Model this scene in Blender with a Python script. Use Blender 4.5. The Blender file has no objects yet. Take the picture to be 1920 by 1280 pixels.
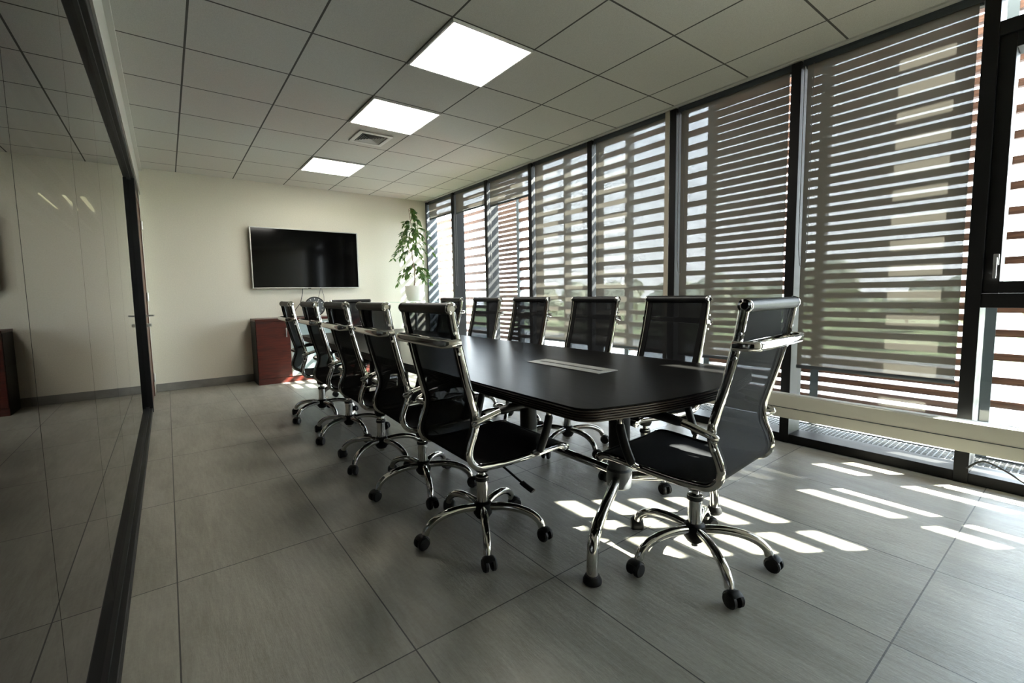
import bpy, bmesh, math, random
from mathutils import Vector, Matrix, Quaternion
random.seed(11)
PI = math.pi
SC = bpy.context.scene
COL = SC.collection

# ------------------------------------------------------------------ camera, sky, sun, exposure
HC = 2.651            # ceiling height
def set_camera():
    yaw, pit, rol = 0.6331, -0.0847, -0.0188
    f = Vector((math.sin(yaw)*math.cos(pit), math.cos(yaw)*math.cos(pit), math.sin(pit)))
    r = Vector((math.cos(yaw), -math.sin(yaw), 0)); u = r.cross(f)
    c, s = math.cos(rol), math.sin(rol)
    r2, u2 = c*r + s*u, -s*r + c*u
    cd = bpy.data.cameras.new('camera'); co = bpy.data.objects.new('camera', cd); COL.objects.link(co)
    m = Matrix((( r2.x, u2.x, -f.x, 0), (r2.y, u2.y, -f.y, 0), (r2.z, u2.z, -f.z, 1.1064), (0, 0, 0, 1)))
    co.matrix_world = m
    cd.sensor_width = 36; cd.lens = 843.27/1920*36
    cd.shift_x = 0.01343; cd.shift_y = -0.00888
    cd.clip_start = 0.02; cd.clip_end = 600
    SC.camera = co
set_camera()

SKY_STRENGTH = 3.2
SUN_STRENGTH = 13.0
SC.view_settings.view_transform = 'Standard'
SC.view_settings.look = 'None'
SC.view_settings.gamma = 1.0
SC.view_settings.use_curve_mapping = False
SC.view_settings.exposure = 3.05
SC.cycles.max_bounces = 10
SC.cycles.transparent_max_bounces = 24
SC.cycles.sample_clamp_indirect = 6.0
SC.cycles.caustics_reflective = False
SC.cycles.caustics_refractive = False
SC.cycles.use_denoising = True

def make_world():
    w = bpy.data.worlds.new('sky'); SC.world = w; w.use_nodes = True
    nt = w.node_tree; nt.nodes.clear()
    out = nt.nodes.new('ShaderNodeOutputWorld'); bg = nt.nodes.new('ShaderNodeBackground')
    tc = nt.nodes.new('ShaderNodeTexCoord'); sp = nt.nodes.new('ShaderNodeSeparateXYZ')
    cr = nt.nodes.new('ShaderNodeValToRGB')
    cr.color_ramp.elements[0].position = 0.0; cr.color_ramp.elements[0].color = (0.93, 0.96, 1.0, 1)
    cr.color_ramp.elements[1].position = 0.8; cr.color_ramp.elements[1].color = (0.62, 0.78, 1.0, 1)
    nt.links.new(tc.outputs['Generated'], sp.inputs[0]); nt.links.new(sp.outputs['Z'], cr.inputs[0])
    nt.links.new(cr.outputs[0], bg.inputs[0]); bg.inputs[1].default_value = SKY_STRENGTH
    nt.links.new(bg.outputs[0], out.inputs[0])
make_world()
def make_sun():
    d = bpy.data.lights.new('sun', 'SUN'); d.energy = SUN_STRENGTH; d.angle = 0.009; d.color = (1.0, 0.96, 0.88)
    o = bpy.data.objects.new('sun', d); COL.objects.link(o)
    travel = Vector((-1.0, 0.68, -0.93)).normalized()
    o.rotation_euler = travel.to_track_quat('-Z', 'Y').to_euler(); o.location = (8, -3, 9)
make_sun()

# ------------------------------------------------------------------ helpers
def lin(c):
    return tuple((v/12.92 if v <= .04045 else ((v+.055)/1.055)**2.4) for v in c)
def mat(name, color, rough=.5, metal=0., spec=.5, bump=None, var=None, emit=None, coat=0.):
    """Principled material; var = (scale, amount, stretch) noise colour variation; bump = (scale, strength)."""
    m = bpy.data.materials.new(name); m.use_nodes = True; nt = m.node_tree
    b = nt.nodes['Principled BSDF']
    b.inputs['Base Color'].default_value = (*color, 1); b.inputs['Roughness'].default_value = rough
    b.inputs['Metallic'].default_value = metal; b.inputs['Specular IOR Level'].default_value = spec
    b.inputs['Coat Weight'].default_value = coat
    tc = nt.nodes.new('ShaderNodeTexCoord')
    if var:
        mp = nt.nodes.new('ShaderNodeMapping'); mp.inputs['Scale'].default_value = var[2]
        n = nt.nodes.new('ShaderNodeTexNoise'); n.inputs['Scale'].default_value = var[0]; n.inputs['Detail'].default_value = 6
        mr = nt.nodes.new('ShaderNodeMapRange'); mr.inputs['From Min'].default_value = .3; mr.inputs['From Max'].default_value = .7
        mr.inputs['To Min'].default_value = 1-var[1]; mr.inputs['To Max'].default_value = 1+var[1]
        mx = nt.nodes.new('ShaderNodeVectorMath'); mx.operation = 'SCALE'; mx.inputs[0].default_value = color
        nt.links.new(tc.outputs['Object'], mp.inputs[0]); nt.links.new(mp.outputs[0], n.inputs[0])
        nt.links.new(n.outputs[0], mr.inputs[0]); nt.links.new(mr.outputs[0], mx.inputs['Scale'])
        nt.links.new(mx.outputs[0], b.inputs['Base Color'])
    if bump:
        n2 = nt.nodes.new('ShaderNodeTexNoise'); n2.inputs['Scale'].default_value = bump[0]; n2.inputs['Detail'].default_value = 4
        bp = nt.nodes.new('ShaderNodeBump'); bp.inputs['Strength'].default_value = bump[1]; bp.inputs['Distance'].default_value = .002
        nt.links.new(tc.outputs['Object'], n2.inputs[0]); nt.links.new(n2.outputs[0], bp.inputs['Height'])
        nt.links.new(bp.outputs[0], b.inputs['Normal'])
    if emit:
        b.inputs['Emission Color'].default_value = (*emit[0], 1); b.inputs['Emission Strength'].default_value = emit[1]
    return m
def mix_material(name, build):
    m = bpy.data.materials.new(name); m.use_nodes = True; nt = m.node_tree; nt.nodes.clear()
    out = nt.nodes.new('ShaderNodeOutputMaterial'); build(nt, out); return m
def sheer(name, color, see, translucent, back=None):
    """woven fabric: part see-through, part translucent, the rest diffuse"""
    def b(nt, out):
        tr = nt.nodes.new('ShaderNodeBsdfTransparent'); tl = nt.nodes.new('ShaderNodeBsdfTranslucent'); df = nt.nodes.new('ShaderNodeBsdfDiffuse')
        tl.inputs[0].default_value = (*color, 1); df.inputs[0].default_value = (*color, 1)
        m1 = nt.nodes.new('ShaderNodeMixShader'); m1.inputs[0].default_value = translucent
        m2 = nt.nodes.new('ShaderNodeMixShader'); m2.inputs[0].default_value = see
        nt.links.new(df.outputs[0], m1.inputs[1]); nt.links.new(tl.outputs[0], m1.inputs[2])
        nt.links.new(m1.outputs[0], m2.inputs[1]); nt.links.new(tr.outputs[0], m2.inputs[2])
        nt.links.new(m2.outputs[0], out.inputs[0])
    return mix_material(name, b)
def glass(name, tint=(1, 1, 1), ior=1.5, rough=0.0):
    def b(nt, out):
        tr = nt.nodes.new('ShaderNodeBsdfTransparent'); gl = nt.nodes.new('ShaderNodeBsdfGlossy'); fr = nt.nodes.new('ShaderNodeFresnel')
        tr.inputs[0].default_value = (*tint, 1); gl.inputs['Roughness'].default_value = rough; gl.inputs[0].default_value = (1, 1, 1, 1)
        fr.inputs[0].default_value = ior
        ge = nt.nodes.new('ShaderNodeNewGeometry')
        mx = nt.nodes.new('ShaderNodeMixShader')
        inv = nt.nodes.new('ShaderNodeMath'); inv.operation = 'SUBTRACT'; inv.inputs[0].default_value = 1.0; nt.links.new(ge.outputs['Backfacing'], inv.inputs[1])
        mu = nt.nodes.new('ShaderNodeMath'); mu.operation = 'MULTIPLY'; nt.links.new(fr.outputs[0], mu.inputs[0]); nt.links.new(inv.outputs[0], mu.inputs[1])
        nt.links.new(mu.outputs[0], mx.inputs[0]); nt.links.new(tr.outputs[0], mx.inputs[1]); nt.links.new(gl.outputs[0], mx.inputs[2])
        nt.links.new(mx.outputs[0], out.inputs[0])
    return mix_material(name, b)

class MB:
    def __init__(s): s.v = []; s.f = []; s.sharp = 35
    def add(s, vs, fs):
        o = len(s.v); s.v += [tuple(v) for v in vs]; s.f += [tuple(i+o for i in f) for f in fs]; return s
    def box(s, x0, x1, y0, y1, z0, z1, bev=0., M=None):
        if bev > 0:
            bm = bmesh.new(); bmesh.ops.create_cube(bm, size=1)
            for v in bm.verts: v.co = Vector(((x0+x1)/2+v.co.x*(x1-x0), (y0+y1)/2+v.co.y*(y1-y0), (z0+z1)/2+v.co.z*(z1-z0)))
            bmesh.ops.bevel(bm, geom=bm.edges[:], offset=bev, segments=2, affect='EDGES', profile=.5)
            vs = [v.co.copy() for v in bm.verts]; bm.verts.index_update(); fs = [[v.index for v in f.verts] for f in bm.faces]; bm.free()
        else:
            vs = [Vector((x, y, z)) for z in (z0, z1) for y in (y0, y1) for x in (x0, x1)]
            fs = [(0, 2, 3, 1), (4, 5, 7, 6), (0, 1, 5, 4), (2, 6, 7, 3), (0, 4, 6, 2), (1, 3, 7, 5)]
        if M: vs = [M @ v for v in vs]
        return s.add(vs, fs)
    def quad(s, a, b, c, d): return s.add([a, b, c, d], [(0, 1, 2, 3)])
    def sweep(s, pts, ra, rb=None, n=12, up=Vector((1, 0, 0)), caps=True, radii=None):
        """elliptical tube along pts; ra across 'up' axis side, rb in the other"""
        rb = ra if rb is None else rb
        P = [Vector(p) for p in pts]; rings = []; T = []
        for i in range(len(P)):
            a = P[max(0, i-1)]; b = P[min(len(P)-1, i+1)]; T.append((b-a).normalized())
        N = (up - up.dot(T[0])*T[0])
        if N.length < 1e-4: N = T[0].orthogonal()
        N.normalize(); vs = []; fs = []
        for i, p in enumerate(P):
            N = (N - N.dot(T[i])*T[i]).normalized(); B = T[i].cross(N); k = radii[i] if radii else 1.
            for j in range(n):
                a = 2*PI*j/n; vs.append(p + N*math.cos(a)*ra*k + B*math.sin(a)*rb*k)
        for i in range(len(P)-1):
            for j in range(n): fs.append((i*n+j, i*n+(j+1) % n, (i+1)*n+(j+1) % n, (i+1)*n+j))
        if caps: fs.append(tuple(range(n-1, -1, -1))); fs.append(tuple((len(P)-1)*n+j for j in range(n)))
        return s.add(vs, fs)
    def lathe(s, prof, n=24, M=None, cx=0, cy=0):
        """prof: list of (r, z)"""
        vs = []; fs = []
        for r, z in prof:
            for j in range(n): a = 2*PI*j/n; vs.append(Vector((cx+r*math.cos(a), cy+r*math.sin(a), z)))
        for i in range(len(prof)-1):
            for j in range(n): fs.append((i*n+j, i*n+(j+1) % n, (i+1)*n+(j+1) % n, (i+1)*n+j))
        fs.append(tuple(range(n-1, -1, -1))); k = (len(prof)-1)*n; fs.append(tuple(k+j for j in range(n)))
        if M: vs = [M @ v for v in vs]
        return s.add(vs, fs)
    def cyl(s, a, b, r, n=20, bev=0.):
        a = Vector(a); b = Vector(b); L = (b-a).length
        q = (b-a).to_track_quat('Z', 'Y').to_matrix().to_4x4(); M = Matrix.Translation(a) @ q
        pr = [(r, 0), (r, L)] if bev == 0 else [(r-bev, 0), (r, bev), (r, L-bev), (r-bev, L)]
        return s.lathe(pr, n, M)
    def prism(s, poly, z0, z1):
        n = len(poly); vs = [(x, y, z0) for x, y in poly]+[(x, y, z1) for x, y in poly]
        fs = [tuple(range(n-1, -1, -1)), tuple(range(n, 2*n))]+[(i, (i+1) % n, n+(i+1) % n, n+i) for i in range(n)]
        return s.add(vs, fs)
    def build(s, name, m, parent=None, smooth=True, loc=None):
        me = bpy.data.meshes.new(name); me.from_pydata(s.v, [], s.f); me.materials.append(m); me.update()
        bm = bmesh.new(); bm.from_mesh(me); bmesh.ops.recalc_face_normals(bm, faces=bm.faces[:]); bm.to_mesh(me); bm.free()
        if smooth:
            me.polygons.foreach_set('use_smooth', [True]*len(me.polygons)); me.set_sharp_from_angle(angle=math.radians(s.sharp))
        o = bpy.data.objects.new(name, me); COL.objects.link(o)
        if parent: o.parent = parent
        if loc: o.location = loc
        return o
def tag(o, label=None, cat=None, group=None, kind=None):
    if label: o['label'] = label
    if cat: o['category'] = cat
    if group: o['group'] = group
    if kind: o['kind'] = kind
    return o
def thing(name, label, cat, loc=(0, 0, 0), rz=0, group=None):
    o = bpy.data.objects.new(name, None); COL.objects.link(o); o.location = loc; o.rotation_euler = (0, 0, rz); o.empty_display_size = .1
    return tag(o, label, cat, group)
def struct(mb, name, m, smooth=False):
    o = mb.build(name, m, None, smooth); o['kind'] = 'structure'; return o
def copy_tree(o, parent=None):
    c = o.copy(); COL.objects.link(c)
    if parent: c.parent = parent
    for ch in list(o.children): copy_tree(ch, c)
    return c
def spline(ctrl, k=6):
    """Catmull-Rom through control points"""
    P = [Vector(p) for p in ctrl]; out = []
    for i in range(len(P)-1):
        p0 = P[max(0, i-1)]; p1 = P[i]; p2 = P[i+1]; p3 = P[min(len(P)-1, i+2)]
        for j in range(k):
            t = j/k
            out.append(.5*((2*p1)+(p2-p0)*t+(2*p0-5*p1+4*p2-p3)*t*t+(3*p1-p0-3*p2+p3)*t**3))
    out.append(P[-1]); return out

# ------------------------------------------------------------------ materials
def floor_material():
    m = bpy.data.materials.new('grey_stone_tile'); m.use_nodes = True; nt = m.node_tree; L = nt.links.new; N = nt.nodes.new
    b = nt.nodes['Principled BSDF']; tc = N('ShaderNodeTexCoord'); sp = N('ShaderNodeSeparateXYZ'); L(tc.outputs['Object'], sp.inputs[0])
    def math_(op, a, bv=None, cv=None):
        n = N('ShaderNodeMath'); n.operation = op
        for i, v in enumerate((a, bv, cv)):
            if v is None: continue
            if isinstance(v, (int, float)): n.inputs[i].default_value = v
            else: L(v, n.inputs[i])
        return n.outputs[0]
    masks = []; cells = []
    for ax, off, size in (('X', -.0373, .5966), ('Y', 1.2297, .8844)):
        t = math_('DIVIDE', math_('SUBTRACT', sp.outputs[ax], off), size)
        fr = math_('FRACT', t); cells.append(math_('FLOOR', t))
        d = math_('MULTIPLY', math_('MINIMUM', fr, math_('SUBTRACT', 1., fr)), size)
        masks.append(d)
    joint = math_('LESS_THAN', math_('MINIMUM', masks[0], masks[1]), .0023)
    seed = math_('ADD', math_('MULTIPLY', cells[0], 3.17), math_('MULTIPLY', cells[1], 7.31))
    cb = N('ShaderNodeCombineXYZ'); L(seed, cb.inputs[2])
    mp = N('ShaderNodeMapping'); mp.inputs['Rotation'].default_value = (0, 0, math.radians(14)); mp.inputs['Scale'].default_value = (3.4, .8, 1)
    L(tc.outputs['Object'], mp.inputs[0])
    av = N('ShaderNodeVectorMath'); av.operation = 'ADD'; L(mp.outputs[0], av.inputs[0]); L(cb.outputs[0], av.inputs[1])
    n1 = N('ShaderNodeTexNoise'); n1.inputs['Scale'].default_value = 1.7; n1.inputs['Detail'].default_value = 8; n1.inputs['Roughness'].default_value = .62; n1.inputs['Distortion'].default_value = .5
    L(av.outputs[0], n1.inputs[0])
    n2 = N('ShaderNodeTexNoise'); n2.inputs['Scale'].default_value = 70; n2.inputs['Detail'].default_value = 3; L(tc.outputs['Object'], n2.inputs[0])
    cr = N('ShaderNodeValToRGB'); e = cr.color_ramp.elements
    e[0].position = .3; e[0].position = .34; e[0].color = (.205, .192, .155, 1); e[1].position = .66; e[1].color = (.37, .352, .298, 1)
    mp2 = N('ShaderNodeMapping'); mp2.inputs['Rotation'].default_value = (0, 0, math.radians(20)); mp2.inputs['Scale'].default_value = (34, 4.5, 1); L(tc.outputs['Object'], mp2.inputs[0])
    n3 = N('ShaderNodeTexNoise'); n3.inputs['Scale'].default_value = 1.6; n3.inputs['Detail'].default_value = 6; n3.inputs['Roughness'].default_value = .7; L(mp2.outputs[0], n3.inputs[0])
    L(math_('ADD', math_('ADD', math_('MULTIPLY', n1.outputs[0], .55), math_('MULTIPLY', n3.outputs[0], .33)), math_('MULTIPLY', n2.outputs[0], .12)), cr.inputs[0])
    mx = N('ShaderNodeMix'); mx.data_type = 'RGBA'; L(joint, mx.inputs['Factor']); L(cr.outputs[0], mx.inputs['A']); mx.inputs['B'].default_value = (.045, .043, .038, 1)
    L(mx.outputs['Result'], b.inputs['Base Color'])
    b.inputs['Roughness'].default_value = .42; b.inputs['Specular IOR Level'].default_value = .5
    bp = N('ShaderNodeBump'); bp.inputs['Strength'].default_value = .35; bp.inputs['Distance'].default_value = .004
    hh = math_('SUBTRACT', math_('ADD', n3.outputs[0], math_('MULTIPLY', n2.outputs[0], .5)), math_('MULTIPLY', joint, .6))
    L(hh, bp.inputs['Height']); L(bp.outputs[0], b.inputs['Normal'])
    return m
def ceiling_material():
    m = bpy.data.materials.new('mineral_ceiling_tile'); m.use_nodes = True; nt = m.node_tree; L = nt.links.new; N = nt.nodes.new
    b = nt.nodes['Principled BSDF']; tc = N('ShaderNodeTexCoord'); sp = N('ShaderNodeSeparateXYZ'); L(tc.outputs['Object'], sp.inputs[0])
    def math_(op, a, bv=None):
        n = N('ShaderNodeMath'); n.operation = op
        for i, v in enumerate((a, bv)):
            if v is None: continue
            if isinstance(v, (int, float)): n.inputs[i].default_value = v
            else: L(v, n.inputs[i])
        return n.outputs[0]
    ds = []
    for ax, off in (('X', .1899), ('Y', 2.2653)):
        fr = math_('FRACT', math_('DIVIDE', math_('SUBTRACT', sp.outputs[ax], off), .6))
        ds.append(math_('MULTIPLY', math_('MINIMUM', fr, math_('SUBTRACT', 1., fr)), .6))
    d = math_('MINIMUM', ds[0], ds[1])
    groove = math_('LESS_THAN', d, .006)
    n2 = N('ShaderNodeTexNoise'); n2.inputs['Scale'].default_value = 260; n2.inputs['Detail'].default_value = 2; L(tc.outputs['Object'], n2.inputs[0])
    cr = N('ShaderNodeValToRGB'); e = cr.color_ramp.elements
    e[0].position = .35; e[0].color = (.50, .50, .455, 1); e[1].position = .65; e[1].color = (.60, .60, .55, 1); L(n2.outputs[0], cr.inputs[0])
    mx = N('ShaderNodeMix'); mx.data_type = 'RGBA'; L(groove, mx.inputs['Factor']); L(cr.outputs[0], mx.inputs['A']); mx.inputs['B'].default_value = (.09, .09, .08, 1)
    L(mx.outputs['Result'], b.inputs['Base Color']); b.inputs['Roughness'].default_value = .9; b.inputs['Specular IOR Level'].default_value = .2
    bp = N('ShaderNodeBump'); bp.inputs['Strength'].default_value = .3; bp.inputs['Distance'].default_value = .002; L(n2.outputs[0], bp.inputs['Height']); L(bp.outputs[0], b.inputs['Normal'])
    return m
def wood_material(name, c0, c1, scale, stretch, rough, spec=.5):
    m = bpy.data.materials.new(name); m.use_nodes = True; nt = m.node_tree; L = nt.links.new; N = nt.nodes.new
    b = nt.nodes['Principled BSDF']; tc = N('ShaderNodeTexCoord'); mp = N('ShaderNodeMapping'); mp.inputs['Scale'].default_value = stretch
    n = N('ShaderNodeTexNoise'); n.inputs['Scale'].default_value = scale; n.inputs['Detail'].default_value = 7; n.inputs['Distortion'].default_value = .8
    cr = N('ShaderNodeValToRGB'); e = cr.color_ramp.elements; e[0].position = .34; e[0].color = (*c0, 1); e[1].position = .68; e[1].color = (*c1, 1)
    L(tc.outputs['Object'], mp.inputs[0]); L(mp.outputs[0], n.inputs[0]); L(n.outputs[0], cr.inputs[0]); L(cr.outputs[0], b.inputs['Base Color'])
    b.inputs['Roughness'].default_value = rough; b.inputs['Specular IOR Level'].default_value = spec
    bp = N('ShaderNodeBump'); bp.inputs['Strength'].default_value = .15; bp.inputs['Distance'].default_value = .001; L(n.outputs[0], bp.inputs['Height']); L(bp.outputs[0], b.inputs['Normal'])
    return m
def grating_material():
    return mat('galvanised_steel', (.03, .032, .034), .6, .2, bump=(60, .2))

M_floor = floor_material(); M_ceil = ceiling_material()
M_wall = mat('warm_white_wallpaper', (.75, .715, .61), .85, spec=.2, bump=(170, .25), var=(90, .05, (1, 1, 1)))
M_white = mat('white_paint', (.62, .62, .57), .7, spec=.3, bump=(40, .05))
M_soffit = mat('pale_grey_plaster', (.5, .5, .46), .85, spec=.2, bump=(60, .1))
M_base = mat('grey_tile_skirting', (.20, .195, .175), .6, bump=(30, .2), var=(6, .2, (1, 1, 1)))
M_black = mat('black_aluminium', (.004, .004, .0045), .5, spec=.25, bump=(300, .03))
M_dgrey = mat('anthracite_aluminium', (.045, .055, .064), .45, spec=.4, bump=(300, .03))
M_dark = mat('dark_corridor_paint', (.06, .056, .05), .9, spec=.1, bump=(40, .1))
M_chrome = mat('polished_chrome', (.58, .57, .545), .06, 1.0, bump=(14, .02))
M_alu = mat('matt_aluminium', (.36, .365, .34), .5, .35, bump=(150, .05))
M_steel = mat('brushed_steel', (.62, .62, .60), .3, 1.0, bump=(120, .08))
M_plastic = mat('black_plastic', (.0035, .0035, .0035), .5, spec=.3, bump=(200, .06))
M_leather = mat('black_leatherette', (.004, .004, .0044), .45, spec=.35, bump=(160, .25))
M_seat = mat('black_mesh_seat_fabric', (.0042, .0045, .0055), .8, spec=.2, bump=(420, .5), var=(320, .35, (1, 1, 1)))
M_band = mat('black_seam_tape', (.003, .003, .0033), .75, spec=.2, bump=(300, .2))
def chair_mesh():
    def b(nt, out):
        N = nt.nodes.new; L = nt.links.new
        tc = N('ShaderNodeTexCoord'); n = N('ShaderNodeTexNoise'); n.inputs['Scale'].default_value = 380
        cr = N('ShaderNodeValToRGB'); e = cr.color_ramp.elements; e[0].position = .35; e[0].color = (.0025, .0028, .0035, 1); e[1].position = .7; e[1].color = (.0105, .0112, .013, 1)
        L(tc.outputs['Object'], n.inputs[0]); L(n.outputs[0], cr.inputs[0])
        p = N('ShaderNodeBsdfPrincipled'); p.inputs['Roughness'].default_value = .8; p.inputs['Specular IOR Level'].default_value = .18; L(cr.outputs[0], p.inputs['Base Color'])
        tr = N('ShaderNodeBsdfTransparent'); tr.inputs[0].default_value = (.95, .97, 1, 1)
        mx = N('ShaderNodeMixShader'); mx.inputs[0].default_value = .185
        L(p.outputs[0], mx.inputs[1]); L(tr.outputs[0], mx.inputs[2]); L(mx.outputs[0], out.inputs[0])
    return mix_material('black_open_mesh', b)
M_mesh = chair_mesh()
M_top = wood_material('charcoal_wood_laminate', (.0045, .0043, .0041), (.0105, .010, .0094), 9, (9, .7, 1), .30, .03)
M_edge = wood_material('dark_brown_edge_band', (.016, .012, .009), (.045, .034, .026), 12, (1, 1, 12), .3)
M_red = wood_material('mahogany_veneer', (.036, .0052, .0032), (.085, .0135, .0075), 5, (1, 1, 9), .35)
M_door = wood_material('reddish_brown_door_veneer', (.07, .028, .015), (.125, .055, .032), 5, (8, 8, .8), .4)
M_slat = wood_material('weathered_cedar_slat', (.06, .025, .015), (.15, .066, .040), 7, (9, .8, 9), .65, .3)
M_winglass = glass('clear_window_glass', (.93, .96, .95), 1.45)
M_wallglass = glass('grey_tinted_glass', (.25, .255, .24), 1.5)
M_shelfglass = glass('shelf_glass', (.82, .93, .88), 1.5)
M_frost = mat('frosted_glass', (.30, .38, .40), .35, spec=.5, bump=(90, .06))
M_blind = sheer('grey_sunscreen_fabric', (.215, .200, .168), .18, .2)
M_screen = mat('black_tv_screen', (.0008, .0008, .0009), .08, spec=.2, bump=(5, .003))
M_bezel = mat('silver_bezel', (.55, .55, .52), .35, .7, bump=(200, .03))
M_panel = mat('lit_light_diffuser', (.9, .9, .85), .6, emit=((1.0, .965, .88), 2.4), bump=(50, .01))
M_strip = mat('lit_strip_diffuser', (.8, .8, .6), .6, emit=((1.0, .93, .58), 1.0), bump=(50, .01))
M_trim = mat('white_enamel', (.66, .66, .62), .45, bump=(60, .02))
M_beige = mat('beige_sunlit_strip', (.50, .45, .36), .7, bump=(60, .05))
M_pot = mat('white_ceramic', (.74, .73, .68), .35, bump=(30, .03))
M_soil = mat('potting_soil', (.05, .035, .025), .95, bump=(60, .8))
def leaf_material():
    def b(nt, out):
        N = nt.nodes.new; L = nt.links.new
        tc = N('ShaderNodeTexCoord'); n = N('ShaderNodeTexNoise'); n.inputs['Scale'].default_value = 12
        cr = N('ShaderNodeValToRGB'); e = cr.color_ramp.elements; e[0].position = .35; e[0].color = (.04, .10, .022, 1); e[1].position = .68; e[1].color = (.14, .25, .055, 1)
        L(tc.outputs['Object'], n.inputs[0]); L(n.outputs[0], cr.inputs[0])
        p = N('ShaderNodeBsdfPrincipled'); p.inputs['Roughness'].default_value = .42; L(cr.outputs[0], p.inputs['Base Color'])
        tl = N('ShaderNodeBsdfTranslucent'); L(cr.outputs[0], tl.inputs[0])
        mx = N('ShaderNodeMixShader'); mx.inputs[0].default_value = .3; L(p.outputs[0], mx.inputs[1]); L(tl.outputs[0], mx.inputs[2]); L(mx.outputs[0], out.inputs[0])
    return mix_material('ficus_leaf', b)
M_leaf = leaf_material()
M_bark = mat('pale_bark', (.25, .19, .13), .8, bump=(60, .5))
M_clockface = mat('dark_grey_clock_dial', (.075, .085, .09), .35, bump=(80, .02))
M_tick = mat('white_print', (.75, .75, .72), .5, bump=(80, .02))
M_heater = mat('cream_heater_enamel', (.56, .545, .47), .5, bump=(200, .06))
M_galv = grating_material()
M_foot = mat('grey_plastic_collar', (.085, .09, .094), .45, bump=(120, .05))
M_cable = mat('black_cable', (.015, .015, .015), .5, bump=(60, .02))
M_gcable = mat('grey_cable', (.16, .15, .14), .5, bump=(60, .02))

# ------------------------------------------------------------------ room shell
Y0, Y1 = -2.2, 6.8          # back wall, TV wall
XL, XW = -.22, 3.54         # glass wall plane, window frame front face
XGL = 3.67                  # window glass plane
struct(MB().add([(-2.3, Y0-.12, 0), (XGL+.03, Y0-.12, 0), (XGL+.03, Y1+.12, 0), (-.30, Y1+.12, 0), (-.30, 13, 0), (-2.3, 13, 0)], [(0, 1, 2, 3, 4, 5)]), 'floor', M_floor)
struct(MB().box(-2.3, XGL+.05, Y0-.12, Y1+.12, HC, HC+.12), 'ceiling', M_ceil)
struct(MB().box(-.30, XGL+.05, Y1, Y1+.12, 0, HC), 'wall_far', M_wall)
struct(MB().box(-.42, -.30, Y1+.0, 13, 0, 2.9), 'wall_corridor_inner', M_dark)
struct(MB().box(-2.3, -.30, 13, 13.12, 0, 2.9), 'wall_corridor_end', M_dark)
struct(MB().box(-2.3, -.32, Y1+.125, 13, 2.6685, 2.9), 'ceiling_corridor', M_soffit)
for k, x in enumerate((-.72, -.98, -1.23, -1.52, -1.85)):
    struct(MB().box(x-.05, x+.05, Y0, 13, 2.58, 2.65), 'trim_%d' % (5+k), M_dark)
for x, w, lb in ((-1.365, .018, 'thin lit strip on the corridor ceiling behind the glass, leftmost of three'), (-1.10, .05, 'lit strip on the corridor ceiling behind the glass, middle of three'), (-.905, .05, 'lit strip on the corridor ceiling behind the glass, rightmost of three')):
    tag(MB().box(x-w/2, x+w/2, 9.15, 10.46, 2.652, 2.668).build('strip_light', M_strip, None, False), lb, 'light', 'corridor strip lights')
struct(MB().box(-2.3, XGL+.05, Y0-.12, Y0, 0, HC), 'wall_back', M_wall)
struct(MB().box(-2.42, -2.3, Y0, 13, 0, 2.9), 'wall_corridor', M_dark)
struct(MB().box(-.165, XW, Y1-.013, Y1, .001, .098, .003), 'baseboard_far', M_base)
# bulkhead over the glass partition
struct(MB().box(-.34, -.165, Y0, Y1, 2.345, HC-.001), 'wall_left', M_soffit)
struct(MB().box(-.17, -.135, Y0, Y1-.001, HC-.03, HC-.0005), 'trim_1', M_white)
# piece of plain wall behind the door and jamb
struct(MB().box(-.30, -.175, 6.58, Y1-.001, 0, 2.344), 'wall_jamb', M_white)

# glass partition: black rails, post, panes, seams
def glass_wall():
    top = MB().box(-.285, -.175, Y0+.002, 5.66, 2.275, 2.344, .004).box(-.262, -.20, Y0+.002, 5.6, 2.255, 2.275)
    o = struct(top, 'window_9', M_black); o['label'] = 'frameless dark glass partition with black rails along the left side'
    b = MB().box(-.285, -.178, Y0+.002, 5.6, .001, .045, .004).box(-.275, -.20, Y0+.002, 5.6, .045, .06)
    b.build('bottom_rail', M_black, o, False)
    MB().box(-.285, -.172, 5.585, 5.665, .001, 2.275, .004).build('end_post', M_black, o, False)
    ys = [Y0+.01, -.35, .44, 1.23, 2.02, 2.81, 3.6, 4.39, 5.585]
    for a, c in zip(ys[:-1], ys[1:]):
        MB().box(XL-.005, XL+.005, a+.0022, c-.0022, .05, 2.28).build('glass_pane', M_wallglass, o, False)
        if c < 5.5: MB().box(XL-.0045, XL+.0045, c-.002, c+.002, .06, 2.27).build('seam', M_black, o, False)
glass_wall()
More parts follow.
